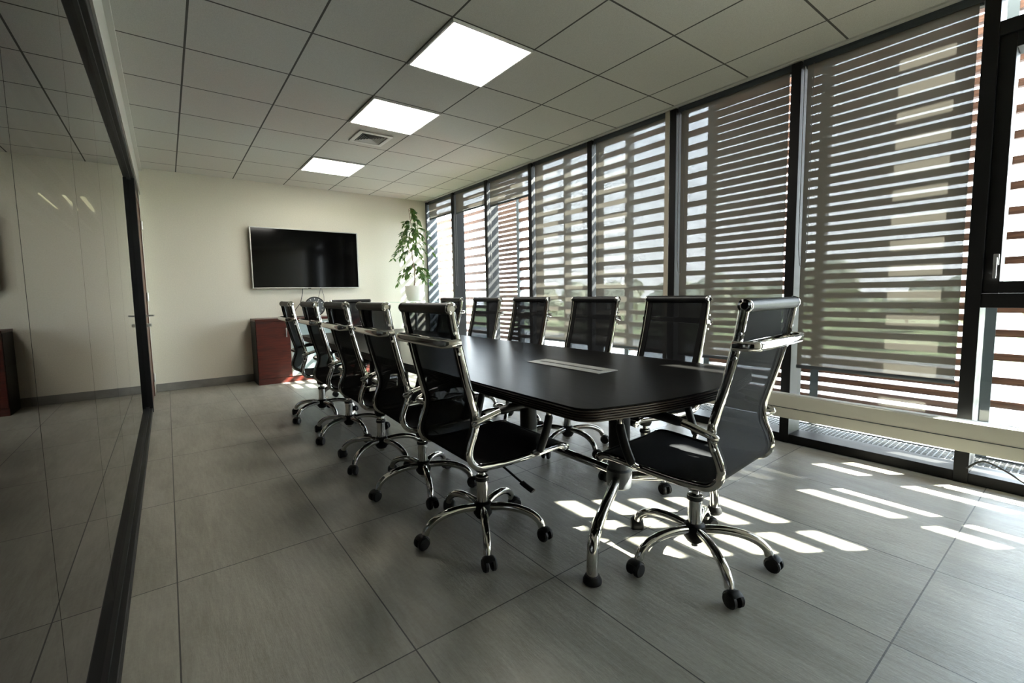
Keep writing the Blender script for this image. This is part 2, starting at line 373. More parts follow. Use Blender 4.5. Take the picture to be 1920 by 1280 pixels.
# door at the end of the partition
def side_door():
    fr = MB().box(-.275, -.175, 5.668, 5.72, .001, 2.20, .003).box(-.275, -.175, 6.53, 6.578, .001, 2.20, .003).box(-.275, -.175, 5.72, 6.53, 2.15, 2.20, .003)
    o = struct(fr, 'door_1', M_door); o['label'] = 'brown wooden door at the far end of the glass partition'
    MB().box(-.225, -.183, 5.725, 6.525, .008, 2.145, .003).build('door_leaf', M_door, o, False)
    struct(MB().box(-.30, -.176, 5.668, 6.578, 2.202, 2.344), 'trim_2', M_black)
    h = MB(); h.cyl((-.183, 5.80, .955), (-.172, 5.80, .955), .026).cyl((-.172, 5.80, .955), (-.118, 5.80, .955), .009)
    h.sweep([(-.122, 5.795, .955), (-.118, 5.83, .955), (-.118, 5.93, .952)], .009, .009, 10); h.build('door_handle', M_steel, o)
    k = MB().cyl((-.183, 5.80, .86), (-.168, 5.80, .86), .022).box(-.168, -.135, 5.796, 5.804, .845, .875); k.build('lock_cylinder', M_steel, o)
    for z in (.22, 1.15, 1.95): MB().cyl((-.168, 6.50, z-.05), (-.168, 6.50, z+.05), .011, 12, .003).build('hinge', M_steel, o)
side_door()

# ------------------------------------------------------------------ window wall
MY = [-2.2, -1.38, -.475, .447, 1.352, 2.275, 3.21, 4.145, 5.06, 5.94, 6.785]   # mullion centres
MW = .060
struct(MB().box(XW-.012, XGL+.05, Y0, Y1-.001, HC-.012, HC-.001), 'trim_3', M_soffit)
struct(MB().box(XW-.2, XGL+.05, Y0-.2, 13.2, HC+.121, 9.5), 'wall_facade_upper', M_white)
struct(MB().box(XW-.2, XGL+.02, Y0-.2, 13.2, -6.4, -.121), 'wall_facade_lower', M_white)      # blind head rail zone above the panes
def bays():
    n = 0
    for i in range(len(MY)-1, 0, -1):
        a, b = MY[i-1]+MW/2, MY[i]-MW/2
        n += 1
        nm = 'window_%d' % (n if n < 9 else n+1)
        far = MB().box(XW, XGL+.06, MY[i]-MW/2, min(MY[i]+MW/2, Y1-.002), .0, HC-.0225, .002)
        o = struct(far, nm, M_black if MY[i] < 6 else M_dgrey)
        MB().box(XW+.004, XGL+.06, a, b, .001, .062, .002).build('bottom_frame', M_black, o, False)
        MB().box(XGL-.03, XGL+.05, a, b, HC-.030, HC-.0225).build('top_frame', M_dgrey, o, False)
        if abs(MY[i]-.447) < .01:      # tilt and turn sash bay
            MB().box(XW+.006, XGL+.05, a, b, .985, 1.06, .002).box(XW+.006, XGL+.05, a, b, 2.385, 2.455, .002).build('transom', M_black, o, False)
            s = MB().box(XW+.02, XGL+.03, b-.062, b-.001, 1.062, 2.383, .003).box(XW+.02, XGL+.03, a+.001, a+.062, 1.062, 2.383, .003)
            s.box(XW+.02, XGL+.03, a+.062, b-.062, 1.062, 1.125, .003).box(XW+.02, XGL+.03, a+.062, b-.062, 2.31, 2.383, .003)
            sh = s.build('sash', M_black, o, False)
            hd = MB().box(XW+.012, XW+.02, b-.056, b-.034, 1.21, 1.27, .003).box(XW-.01, XW+.012, b-.05, b-.040, 1.236, 1.248, .002).box(XW-.018, XW-.008, b-.052, b-.038, 1.14, 1.25, .003)
            hd.build('handle', M_steel, sh, False)
            for z0, z1, ya, yb in ((.064, .983, a+.002, b-.002), (1.12, 2.315, a+.06, b-.06), (2.457, HC-.030, a+.002, b-.002)):
                MB().box(XGL-.006, XGL+.006, ya, yb, z0, z1).build('glass_pane', M_winglass, o, False)
        else:
            MB().box(XGL-.006, XGL+.006, a+.002, b-.002, .064, HC-.0302).build('glass_pane', M_winglass, o, False)
        if abs(MY[i]-3.21) < .01: pass
bays()
struct(MB().box(XW-.006, XW-.0005, 2.305, 2.345, .40, HC-.024), 'trim_4', M_beige)  # added strip; its beige stands in for the sunlit edge beside the blind

def blind(i, zbot, label, chain_side=-1):
    """roller blind in the bay whose far mullion is MY[i]"""
    a, b = MY[i-1]+MW/2+.012, MY[i]-MW/2-.012
    t = thing('roller_blind', label, 'blind', (XW+.06, (a+b)/2, HC-.046), 0, 'sunscreen blinds along the window wall')
    w = (b-a)/2
    MB().cyl((0, -w, 0), (0, w, 0), .019, 16).build('roller_tube', M_dgrey, t)
    MB().box(-.034, .026, -w-.011, w+.011, .016, .0335, .002).box(-.034, -.030, -w-.011, w+.011, -.012, .016).build('cassette', M_dgrey, t, False)
    z0 = zbot-(HC-.046)
    f = MB(); n = 10
    f.box(-.0215, -.0205, -w+.012, w-.012, z0+.02, -.002); f.build('fabric', M_blind, t, False)
    MB().sweep([(-.021, -w+.010, z0+.012), (-.021, w-.010, z0+.012)], .006, .013, 10, up=Vector((1, 0, 0))).build('bottom_bar', M_dgrey, t)
    c = MB(); yy = w-.004
    loop = [(-.045, yy, -.01)]+[(-.045, yy, -.01-k*.2) for k in range(1, 7)]+[(-.045, yy-.012, -1.34), (-.045, yy-.03, -1.36), (-.045, yy-.045, -1.34)]+[(-.045, yy-.052, -.01-k*.2) for k in range(6, -1, -1)]
    c.sweep(loop, .0022, None, 6); c.build('bead_chain', M_gcable, t)
    return t
blind(4, .545, 'grey lowered roller blind nearest the camera, beside the opening window')
blind(5, .55, 'grey lowered roller blind behind the office chair at the near table head')
blind(6, .555, 'grey lowered roller blind behind the nearest chair of the window side row')
blind(7, .555, 'grey lowered roller blind behind the second chair of the window side row')
blind(8, 2.27, 'short rolled up grey blind over the dense brown slats, third bay from the plant corner')
blind(9, 2.31, 'short rolled up grey blind in the second bay from the plant corner')
blind(10, 2.34, 'short rolled up grey blind directly beside the potted tree in the corner')

struct(MB().box(XW+.03, XGL-.02, MY[1]+MW/2+.001, MY[2]-MW/2-.001, .063, HC-.031), 'wall_sun_block', M_white)   # unseen solid filler, added to stop sun through the bay past the opening window
# heater along the windows
def heater():
    t = thing('convector_heater', 'long cream convector heater running low along the window wall', 'heater', (3.40, 0, 0))
    b = MB().box(-.045, .05, -2.1, 4.6, .225, .385, .008); b.build('housing', M_heater, t)
    MB().box(-.0475, -.0445, -2.09, 4.59, .296, .300).build('panel_joint', M_dgrey, t, False)
    g = MB()
    for k in range(3): g.box(-.02+k*.018, -.012+k*.018, -2.05, 4.55, .385, .389)
    g.build('top_grille', M_trim, t, False)
    for y in (-1.38, -.475, .447, 1.352, 2.275, 3.21, 4.145):
        MB().box(.05, .139, y-.02, y+.02, .28, .33, .002).build('bracket', M_heater, t, False)
heater()

# ------------------------------------------------------------------ outside: grating, slat screens, ground, trees, cars
XS = 4.2
def grating():
    m = MB()
    for k in range(14): m.box(3.78+k*.027, 3.787+k*.027, -2.4, 8, -.075, -.045)
    y = -2.4
    while y < 8: m.box(3.78, 4.135, y, y+.006, -.060, -.045); y += .028
    m.box(3.765, 3.78, -2.4, 8, -.10, -.04).box(4.135, 4.15, -2.4, 8, -.10, -.04)
    m.v = [(x, y, z+.055) for x, y, z in m.v]
    o = m.build('walkway_grating', M_galv, None, False); tag(o, 'galvanised steel grating walkway outside below the windows', 'grating')
grating()
PY = [-2.35, -1.42, -.49, .445, 1.385, 2.29, 3.23, 4.19, 5.16, 5.97, 7.0, 8.0]
dense = {3, 4, 8}
names = ['outside, farthest behind the camera', 'outside, at the right edge past the opening window', 'seen through the opening window on the right', 'behind the nearest long blind beside the opening window',
         'behind the blind at the near table head', 'behind the blind by the nearest window side chair', 'behind the second lowered blind of the window row', 'right of the reddish dense screen',
         'showing reddish brown below the third raised blind', 'second window from the corner', 'behind the potted tree in the corner']
def screens():
    for k in range(len(PY)-1):
        a, b = PY[k], PY[k+1]; d = k in dense
        t = thing('slat_screen', '%s brown timber slat screen %s' % ('densely spaced' if d else 'widely spaced', names[k]), 'sunscreen', (XS, (a+b)/2, 0), 0, 'timber slat screens outside')
        m = MB(); h = (b-a)/2
        pitch = [.15, .15, .15, .074, .071, .134, .137, .14, .07, .14, .14][k]; th, dp = (.043, .055) if d else (.046, .045)
        z = .16 if d else .205-.15*(k < 3)
        while z < 3.4:
            m.box(-dp/2, dp/2, -h+.028, h-.028, z-th/2, z+th/2); z += pitch
        m.build('slats', M_slat, t, False)
        MB().box(-.03, .05, h-.028, h+.028, -.3, 3.5).build('post', M_dgrey, t, False)
screens()

GZ = -6.5
M_grass = mat('parking_grass', (.16, .20, .085), .9, var=(.25, .5, (1, 1, 1)), bump=(8, .3))
M_asph = mat('pale_asphalt', (.2, .2, .195), .9, var=(1.5, .2, (1, 1, 1)), bump=(30, .2))
struct(MB().box(4.6, 420, -260, 260, GZ-.5, GZ), 'ground', M_grass)
struct(MB().box(7, 60, -60, 90, GZ+.001, GZ+.05), 'ground_parking', M_asph)
def car(x, y, rz, color, label):
    t = thing('car', label, 'car', (x, y, GZ+.05), rz, 'cars in the parking lot outside')
    pm = mat('car_paint', color, .25, coat=.6, bump=(3, .01))
    prof = [(-2.1, .35), (-2.15, .75), (-1.9, .9), (-1.5, .95), (-1.0, 1.38), (.5, 1.42), (1.1, .98), (1.95, .85), (2.15, .6), (2.1, .35)]
    b = MB(); n = len(prof); ws = [.82 if z < 1.1 else .62 for _, z in prof]
    b.add([(x_, s*w_, z_) for s in (-1, 1) for (x_, z_), w_ in zip(prof, ws)], [tuple(range(n)), tuple(range(2*n-1, n-1, -1))]+[(i, i+1, n+i+1, n+i) for i in range(n-1)]+[(n-1, 0, n, 2*n-1)])
    b.build('body', pm, t)
    g = MB()
    for s in (-1, 1): g.add([(-.98, s*.66, 1.30), (.45, s*.66, 1.34), (.95, s*.80, 1.0), (-1.35, s*.80, 1.0)], [(0, 1, 2, 3)])
    g.add([(.56, -.56, 1.40), (.56, .56, 1.40), (1.10, .72, 1.02), (1.10, -.72, 1.02)], [(0, 1, 2, 3)]); g.build('windows', M_black, t, False)
    for sx in (-1.3, 1.3):
        for sy in (-.8, .8): MB().cyl((sx, sy-.1, .32), (sx, sy+.1, .32), .32, 16, .04).build('wheel', M_plastic, t)
cars = [(13, 3.2, (.6, .6, .6), 'silver car parked outside, nearest the building'), (14, 6.2, (.55, .06, .05), 'red car parked outside beside the silver car'), (13.5, 9.0, (.75, .75, .75), 'white car parked outside beyond the red car'),
        (14, 12.2, (.08, .12, .25), 'dark blue car parked outside beyond the white car'), (26, 6, (.7, .7, .7), 'white car parked in the second row outside'), (27, 10, (.1, .1, .1), 'black car parked in the second row outside'),
        (26, 15, (.5, .5, .52), 'grey car parked in the second row outside'), (27, 20, (.6, .08, .06), 'red car parked far back in the second row outside')]
for x, y, c, lb in cars: car(x, y, .15, c, lb)
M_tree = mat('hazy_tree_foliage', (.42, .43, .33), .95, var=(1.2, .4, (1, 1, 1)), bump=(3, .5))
M_trunk = mat('grey_trunk', (.16, .13, .11), .9, bump=(8, .4))
def ico(r, sub):
    bm = bmesh.new(); bmesh.ops.create_icosphere(bm, subdivisions=sub, radius=r)
    vs = [v.co.copy() for v in bm.verts]; bm.verts.index_update(); fs = [[v.index for v in f.verts] for f in bm.faces]; bm.free(); return vs, fs
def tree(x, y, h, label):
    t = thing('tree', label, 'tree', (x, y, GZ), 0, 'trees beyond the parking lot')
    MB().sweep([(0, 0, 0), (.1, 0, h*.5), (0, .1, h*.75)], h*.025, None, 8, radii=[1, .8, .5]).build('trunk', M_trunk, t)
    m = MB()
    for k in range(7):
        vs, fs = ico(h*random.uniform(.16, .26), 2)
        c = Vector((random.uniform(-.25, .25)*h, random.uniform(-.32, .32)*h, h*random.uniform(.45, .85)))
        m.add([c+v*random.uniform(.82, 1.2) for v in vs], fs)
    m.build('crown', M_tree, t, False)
ang = []
for k in range(24):
    d = (80, 104, 130)[k % 3]; a = math.radians(-3+k*3.6)
    ang.append((d*math.cos(a), d*math.sin(a)))
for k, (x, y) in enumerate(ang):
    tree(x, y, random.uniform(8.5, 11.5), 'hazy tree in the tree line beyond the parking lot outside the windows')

# ------------------------------------------------------------------ ceiling fittings
def ceiling_light(x, y, label):
    t = thing('ceiling_light', label, 'light', (x+.3, y+.3, HC-.014), 0, 'square ceiling light panels')
    MB().box(-.296, .296, -.296, -.284, -.002, .0135).box(-.296, .296, .284, .296, -.002, .0135).box(-.296, -.284, -.284, .284, -.002, .0135).box(.284, .296, -.284, .284, -.002, .0135).build('frame', M_trim, t, False)
    MB().box(-.283, .283, -.283, .283, .001, .0125).build('diffuser', M_panel, t, False)
ceiling_light(1.39, 2.2653, 'lit square ceiling panel nearest the camera, the largest of the three')
ceiling_light(1.39, 3.4653, 'lit square ceiling panel in the middle of the three')
ceiling_light(1.39, 5.2653, 'lit square ceiling panel farthest from the camera near the screen wall')
def vent():
    t = thing('ceiling_vent', 'white square ceiling air vent between the middle and far light panels', 'vent', (1.715, 4.385, HC-.012))
    f = MB()
    w, iw = .165, .125
    f.box(-w, w, -w, -iw, 0, .0115, .002).box(-w, w, iw, w, 0, .0115, .002).box(-w, -iw, -iw, iw, 0, .0115, .002).box(iw, w, -iw, iw, 0, .0115, .002)
    f.build('frame', M_trim, t)
    MB().box(-iw, iw, -iw, iw, .0095, .0115).build('backing', M_black, t, False)
    s = MB()
    for k in range(1, 6):      # concentric four way louvres
        r = iw-k*.021; ex = .010
        for q in range(4):
            R = Matrix.Rotation(q*PI/2, 4, 'Z')
            vs = [Vector((-r-ex, -r-ex, .0005)), Vector((r+ex, -r-ex, .0005)), Vector((r, -r, .0085)), Vector((-r, -r, .0085))]
            s.add([R @ v for v in vs], [(0, 1, 2, 3)])
    s.build('louvres', M_trim, t, False)
vent()

# ------------------------------------------------------------------ conference table
TZ, TT = .722, .048
def table():
    t = thing('conference_table', 'long dark wood conference table with curved ends and chrome feet', 'table', (1.67, 2.975, 0))
    hw, hl, bow, rc = .592, 1.995, .085, .085
    def outline(ins=0.):
        pts = []
        def end(sgn):
            P = []
            n = 18
            W = hw-rc
            base = hl
            # rounded corner, bowed end, rounded corner (from +x to -x for sgn=-1)
            for k in range(7):
                a = k/6*PI/2*.93
                P.append((W+(rc-ins)*math.cos(a), base-rc+ (rc-ins)*math.sin(a)))
            for k in range(1, n):
                x = W-2*W*k/n
                P.append((x, base-ins+bow*(1-(x/W)**2)))
            for k in range(6, -1, -1):
                a = k/6*PI/2*.93
                P.append((-W-(rc-ins)*math.cos(a), base-rc+(rc-ins)*math.sin(a)))
            return P
        up = end(1)
        return up+[(-x, -y) for x, y in up]
    MB().prism(outline(.002), TZ-.004, TZ).prism(outline(.006), TZ-TT+.002, TZ-.0041).build('tabletop', M_top, t)
    e = MB(); lv = []; zs = []
    nr = 5; hgt = (TT-.006)/nr
    for k in range(nr):
        z = TZ-TT+.001+k*hgt
        lv += [(.0045, z), (0., z+hgt*.25), (0., z+hgt*.7), (.0045, z+hgt*.97)]
    rings = [outline(i) for i, _ in lv]; n = len(rings[0]); vs = []; fs = []
    for R, (_, z) in zip(rings, lv): vs += [(x, y, z) for x, y in R]
    for i in range(len(lv)-1):
        for j in range(n): fs.append((i*n+j, i*n+(j+1) % n, (i+1)*n+(j+1) % n, (i+1)*n+j))
    e.add(vs, fs); e.sharp = 20; tag(e.build('edge_band', M_edge, t), 'ribbed dark brown edge')
    cols = [-1.612, -.935, .85, 1.56]
    for ci, y in enumerate(cols):
        c = MB().lathe([(.05, .26), (.05, TZ-TT-.012)], 28, cx=.04, cy=y); cc = c.build('column', M_plastic, t)
        MB().lathe([(.13, TZ-TT-.012), (.13, TZ-TT-.001)], 28, cx=.04, cy=y).build('mounting_plate', M_plastic, cc)
        MB().lathe([(.046, .165), (.058, .175), (.06, .255), (.052, .265), (.0515, .30)], 28, cx=.04, cy=y).build('collar', M_foot, t)
        if ci in (0, 3):
            sg = -1 if ci == 0 else 1
            for sx in (-1, 1):
                pts = spline([(.04+sx*.045, y+sg*.02, .215), (.03+sx*.20, y+sg*.11, .205), (.02+sx*.36, y+sg*.20, .185), (.02+sx*.425, y+sg*.236, .155), (.02+sx*.445, y+sg*.247, .10), (.02+sx*.447, y+sg*.248, .022)], 6)
                lg = MB().sweep(pts, .0225, None, 16, up=Vector((0, 0, 1))).build('leg', M_chrome, t)
                MB().lathe([(.030, 0), (.036, .004), (.036, .014), (.027, .032)], 20, cx=.02+sx*.447, cy=y+sg*.248).build('foot_pad', M_plastic, lg)
    MB().sweep([(.04, cols[0]+.05, .235), (.04, cols[3]-.05, .235)], .021, None, 16).build('stretcher', M_chrome, t)
    # cable ports let into the top
    for yy in (-1.30, 1.30):
        p = MB(); w, l, iw, il = .0715, .262, .0125, .225
        p.box(-w, -.009, -l, l, TZ+.0002, TZ+.0035, .001).box(.009, w, -l, l, TZ+.0002, TZ+.0035, .001)
        p.box(-.009, .009, -l, -il, TZ+.0002, TZ+.0033).box(-.009, .009, il, l, TZ+.0002, TZ+.0033)
        pp = p.build('cable_port', M_alu, t, True, (.02, yy, 0))
        MB().box(-.0088, .0088, -il, il, TZ+.0001, TZ+.0008).build('brush_slot', M_black, pp, False)
table()
def remote():
    t = thing('cable_plug', 'small white plug with a dark cable lying on the far half of the table', 'cable', (1.655, 3.78, TZ+.001))
    MB().box(-.02, .02, -.075, .075, 0, .016, .005).build('plug', M_trim, t)
    MB().sweep(spline([(0, .06, .008), (.03, .14, .006), (.0, .22, .006), (-.05, .30, .006)], 5), .005, None, 8).build('lead', M_cable, t)
remote()

# ------------------------------------------------------------------ chairs
PROF = [(-.258, 1.052), (-.247, .985), (-.230, .900), (-.208, .805), (-.183, .710), (-.164, .638), (-.166, .580), (-.188, .522), (-.196, .485), (-.188, .452), (-.163, .427), (-.125, .417), (-.02, .412), (.12, .417), (.23, .424), (.285, .421), (.306, .405)]
def prof_pts(off=0., k=5):
    pts = spline([(0, y, z) for y, z in PROF], k)
    return [Vector((0, p.y, p.z)) for p in pts]
def strip(pts, x0, x1, th, mb=None):
    """curved panel of thickness th following pts between x0 and x1"""
    mb = mb or MB(); n = len(pts); vs = []; fs = []
    for i, p in enumerate(pts):
        T = (pts[min(n-1, i+1)]-pts[max(0, i-1)]).normalized(); N = Vector((0, -T.z, T.y))*th/2
        for x, s in ((x0, 1), (x1, 1), (x1, -1), (x0, -1)): vs.append((x, p.y+N.y*s, p.z+N.z*s))
    for i in range(n-1):
        for j in range(4): fs.append((i*4+j, i*4+(j+1) % 4, (i+1)*4+(j+1) % 4, (i+1)*4+j))
    fs.append((0, 1, 2, 3)); fs.append(tuple((n-1)*4+j for j in (3, 2, 1, 0)))
    mb.add(vs, fs); return mb
def make_chair():
    t = thing('office_chair', 'x', 'chair', (0, 0, 0), 0, 'black mesh office chairs around the table')
    P = prof_pts(); split = min(range(len(P)), key=lambda i: abs(P[i].y+.15)+abs(P[i].z-.421))
    back = P[:split+1]; seat = P[split:]
    hx = .228
    tag(strip(back, -.188, .188, .006).build('backrest', M_mesh, t), 'black see-through mesh back')
    for s in (-1, 1):
        x0, x1 = sorted((s*.188, s*.219)); strip(back, x0, x1, .009).build('edge_band', M_band, t)
    strip(seat, -.219, .219, .014).build('seat', M_seat, t)
    for s in (-1, 1):
        fr = MB().sweep(P[1:-1], .0105, .0155, 14, up=Vector((1, 0, 0))); fr.v = [(x+s*hx, y, z) for x, y, z in fr.v]
        fo = fr.build('side_frame', M_chrome, t)
        for yy, zz in ((-.247, .965), (-.233, .885), (-.165, .648), (-.172, .565)):
            MB().cyl((s*(hx+.008), yy-.004, zz), (s*(hx+.016), yy-.004, zz), .006, 10).build('bolt', M_steel, fo)
    for nm, (y, z), r in (('head_roll', (-.260, 1.055), .0215), ('front_roll', (.306, .408), .017)):
        h = MB().sweep([(-.222, y, z), (.222, y, z)], r, None, 20, up=Vector((0, 0, 1))).build(nm, M_leather, t)
        for s in (-1, 1):
            c = MB(); M = Matrix.Translation((s*.222, y, z)) @ Matrix.Rotation(s*PI/2, 4, 'Y')
            c.lathe([(r*1.08, 0), (r*1.12, .006), (r*1.0, .014), (r*.62, .016), (r*.55, .013), (r*.2, .013)], 20, M); c.build('end_cap', M_chrome, h)
    # chrome grab bar behind the back
    zb = .925; yb = -.232
    bar = spline([(-.238, yb+.004, zb), (-.238, yb-.03, zb), (-.222, yb-.062, zb), (-.18, yb-.070, zb), (0, yb-.073, zb), (.18, yb-.070, zb), (.222, yb-.062, zb), (.238, yb-.03, zb), (.238, yb+.004, zb)], 5)
    MB().sweep(bar, .016, .006, 12, up=Vector((0, 0, 1))).build('grab_bar', M_chrome, t)
    # hidden cross brace of the back seen through the mesh
    MB().box(-.222, .222, yb-.016, yb-.006, zb-.012, zb+.012, .002).build('back_brace', M_chrome, t)
    for s in (-1, 1):
        c = spline([(s*.240, -.166, .605), (s*.258, -.19, .612), (s*.268, -.155, .626), (s*.270, -.08, .645), (s*.270, .02, .656), (s*.270, .10, .650), (s*.270, .158, .628), (s*.270, .176, .590), (s*.268, .160, .520), (s*.262, .130, .445), (s*.240, .122, .424)], 6)
        a = MB().sweep(c, .0125, .0125, 14).build('armrest', M_chrome, t)
        MB().cyl((s*.225, -.168, .600), (s*.262, -.182, .604), .013, 14, .003).build('arm_clamp', M_chrome, a)
        pad = c[18:36]; MB().sweep(pad, .021, .017, 16, radii=[.72, .95]+[1]*(len(pad)-4)+[.95, .72]).build('arm_pad', M_leather, a)
        post = c[42:56]; MB().sweep(post, .0175, .0175, 14, radii=[.75]+[1]*(len(post)-2)+[.8]).build('arm_sleeve', M_leather, a)
    # mechanism
    m = MB().box(-.075, .075, -.09, .10, .372, .404, .008).box(-.06, .06, -.05, .11, .345, .375, .01)
    m.lathe([(.030, .300), (.038, .315), (.042, .35)], 20); m.build('tilt_mechanism', M_plastic, t)
    MB().box(-.215, .215, -.055, -.025, .390, .405, .003).box(-.215, .215, .065, .095, .390, .407, .003).build('seat_bracket', M_plastic, t)
    k = MB().cyl((.0, .10, .355), (.015, .165, .345), .022, 18, .004).build('tension_knob', M_plastic, t)
    MB().cyl((.015, .165, .345), (.017, .172, .344), .019, 18, .002).build('knob_cap', M_chrome, k)
    lv = MB().sweep(spline([(.05, .03, .352), (.11, .045, .340), (.19, .06, .310), (.235, .07, .292)], 5), .005, None, 8, up=Vector((0, 0, 1)))
    lv.sweep(spline([(.215, .066, .300), (.235, .07, .292), (.275, .08, .278)], 4), .015, .006, 12, up=Vector((0, 1, 0))); lv.build('height_lever', M_plastic, t)
    g = MB().lathe([(.014, .262), (.014, .312)], 18).build('gas_piston', M_chrome, t)
    MB().lathe([(.030, .262), (.030, .276), (.025, .279)], 24).lathe([(.0265, .150), (.0265, .262)], 24).build('column', M_chrome, t)
    MB().lathe([(.031, .256), (.032, .268), (.028, .278)], 24).build('column_collar', M_plastic, t)
    base = MB().lathe([(.030, .080), (.034, .086), (.043, .100), (.046, .128), (.040, .150), (.030, .158)], 24).build('base', M_plastic, t)
    MB().lathe([(.016, .060), (.018, .082)], 16).build('column_tip', M_chrome, base)
    for q in range(5):
        R = Matrix.Rotation(q*2*PI/5, 4, 'Z')
        pts = [R @ p for p in spline([(.035, 0, .132), (.10, 0, .138), (.17, 0, .132), (.225, 0, .114), (.262, 0, .085), (.274, 0, .058)], 5)]
        MB().sweep(pts, .0165, .0165, 14, up=Vector((0, 0, 1)), radii=[1.08-.012*i/5 for i in range(len(pts))]).build('base_leg', M_chrome, base)
        sw = random.uniform(-.9, .9)
        M = R @ Matrix.Translation((.275, 0, 0)) @ Matrix.Rotation(sw, 4, 'Z')
        w = MB()
        for s in (-1, 1):
            W = M @ Matrix.Translation((.018, s*.007, .0285)) @ Matrix.Rotation(s*-PI/2, 4, 'X')
            w.lathe([(.022, 0), (.028, .003), (.0285, .014), (.024, .020), (.010, .021)], 20, W)
        hood = []
        for i in range(9):
            a = -.5+i/8*2.9; hood.append(M @ Vector((.018+.031*math.cos(a)*-1, 0, .0285+.031*math.sin(a))))
        w.sweep(hood, .020, .0035, 8, up=(M.to_3x3() @ Vector((0, 1, 0))))
        w.lathe([(.0085, .040), (.0085, .068)], 12, M)
        w.build('caster', M_plastic, base)
    return t
chair0 = make_chair(); first = [True]
def place_chair(x, y, a, b, label):
    """a facing angle (0 faces +Y), b absolute angle of the first base leg"""
    c = chair0 if first[0] else copy_tree(chair0); first[0] = False
    c.location = (x, y, 0); c.rotation_euler = (0, 0, a); c['label'] = label
    for ch in c.children:
        if ch.name.split('.')[0] == 'base': ch.rotation_euler = (0, 0, b-a)
    return c
R72 = 2*PI/5
place_chair(1.692, .964, .071, .311+.02, 'black office chair at the near head of the table, seen from behind')
place_chair(1.119, 1.672, -1.605, .407, 'black mesh office chair nearest the camera in the left row')
place_chair(1.137, 2.310, -1.635, math.radians(35), 'second black office chair from the camera in the left row')
place_chair(1.120, 2.895, -1.612, math.radians(66), 'middle black office chair of the five in the left row')
place_chair(1.130, 3.60, -1.618, math.radians(61), 'fourth black office chair from the camera in the left row')
place_chair(1.115, 4.33, -1.611, math.radians(63), 'office chair of the left row farthest from the camera, by the red cabinet')
place_chair(2.290, 1.633, 1.43, math.radians(20), 'black office chair nearest the camera in the row along the windows')
place_chair(2.269, 2.267, 1.48, math.radians(50), 'second black office chair from the camera in the window row')
place_chair(2.284, 2.984, 1.545, math.radians(10), 'middle black office chair of the window row, just beyond the last lowered blind')
place_chair(2.280, 3.644, 1.54, math.radians(40), 'fourth office chair of the window row, in front of the reddish slats')
place_chair(2.269, 4.315, 1.525, math.radians(30), 'office chair of the window row nearest the potted tree')
place_chair(1.74, 5.02, 3.139, math.radians(25), 'black office chair at the far head of the table facing the camera')

# ------------------------------------------------------------------ far wall: television, cabinet, clock, cables
def tv():
    t = thing('television', 'large black wall mounted flat television with thin silver frame', 'television', (1.645, 6.735, 1.648))
    w, h = .713, .407
    f = MB()
    bz = .012
    f.box(-w, w, -.005, .035, h-bz, h, .002).box(-w, w, -.005, .035, -h, -h+bz, .002).box(-w, -w+bz, -.005, .035, -h+bz, h-bz).box(w-bz, w, -.005, .035, -h+bz, h-bz)
    f.build('bezel', M_bezel, t, False)
    MB().box(-w+bz, w-bz, .0, .034, -h+bz, h-bz).build('screen', M_screen, t, False)
    MB().box(-.6, .6, .0345, .05, -.3, .3, .004).box(-.25, .25, .05, .064, -.18, .18).build('rear_housing', M_plastic, t, False)
    MB().box(-.02, .02, -.007, -.0051, -h-.006, -h+.004).build('sensor', M_plastic, t, False)
tv()
CX0, CX1, CF, CT = .885, 2.40, 6.37, .845
def cabinet():
    t = thing('sideboard_cabinet', 'low mahogany sideboard with frosted glass doors under the television', 'cabinet', ((CX0+CX1)/2, 6.58, 0))
    w = (CX1-CX0)/2; y0, y1 = CF-6.58, 6.775-6.58
    MB().box(-w-.006, w+.006, y0-.012, y1, CT-.028, CT, .003).build('top', M_red, t, False)
    MB().box(-w, w, y0+.02, y1, .012, CT-.0285).build('carcass', M_red, t, False)
    MB().box(-w, w, y0+.012, y0+.0195, .0, .075).build('plinth', M_red, t, False)
    tag(MB().box(-w-.003, -w-.0005, y0+.02, y1, .0, CT-.03).build('side_panel', M_plastic, t, False), 'black side panel')
    ds = [(-w+.002, -w+.395, 'wood'), (-w+.399, -.002, 'glass'), (.002, w-.399, 'glass'), (w-.395, w-.002, 'wood')]
    for a, b, k in ds:
        if k == 'wood':
            d = MB().box(a, b, y0, y0+.0185, .08, CT-.032, .002).build('door', M_red, t, False)
            hx = b-.045 if a < 0 else a+.045
            MB().box(hx-.006, hx+.006, y0-.022, y0-.014, .60, .72, .002).box(hx-.004, hx+.004, y0-.014, y0-.0002, .61, .62).box(hx-.004, hx+.004, y0-.014, y0-.0002, .70, .71).build('handle', M_steel, d)
        else:
            z0, z1 = .08, CT-.032; fw = .02
            d = MB().box(a, b, y0, y0+.0185, z0, z0+fw).box(a, b, y0, y0+.0185, z1-fw, z1).box(a, a+fw, y0, y0+.0185, z0+fw, z1-fw).box(b-fw, b, y0, y0+.0185, z0+fw, z1-fw).build('glass_door', M_bezel, t, False)
            MB().box(a+fw, b-fw, y0+.006, y0+.012, z0+fw, z1-fw).build('frosted_pane', M_frost, d, False)
cabinet()
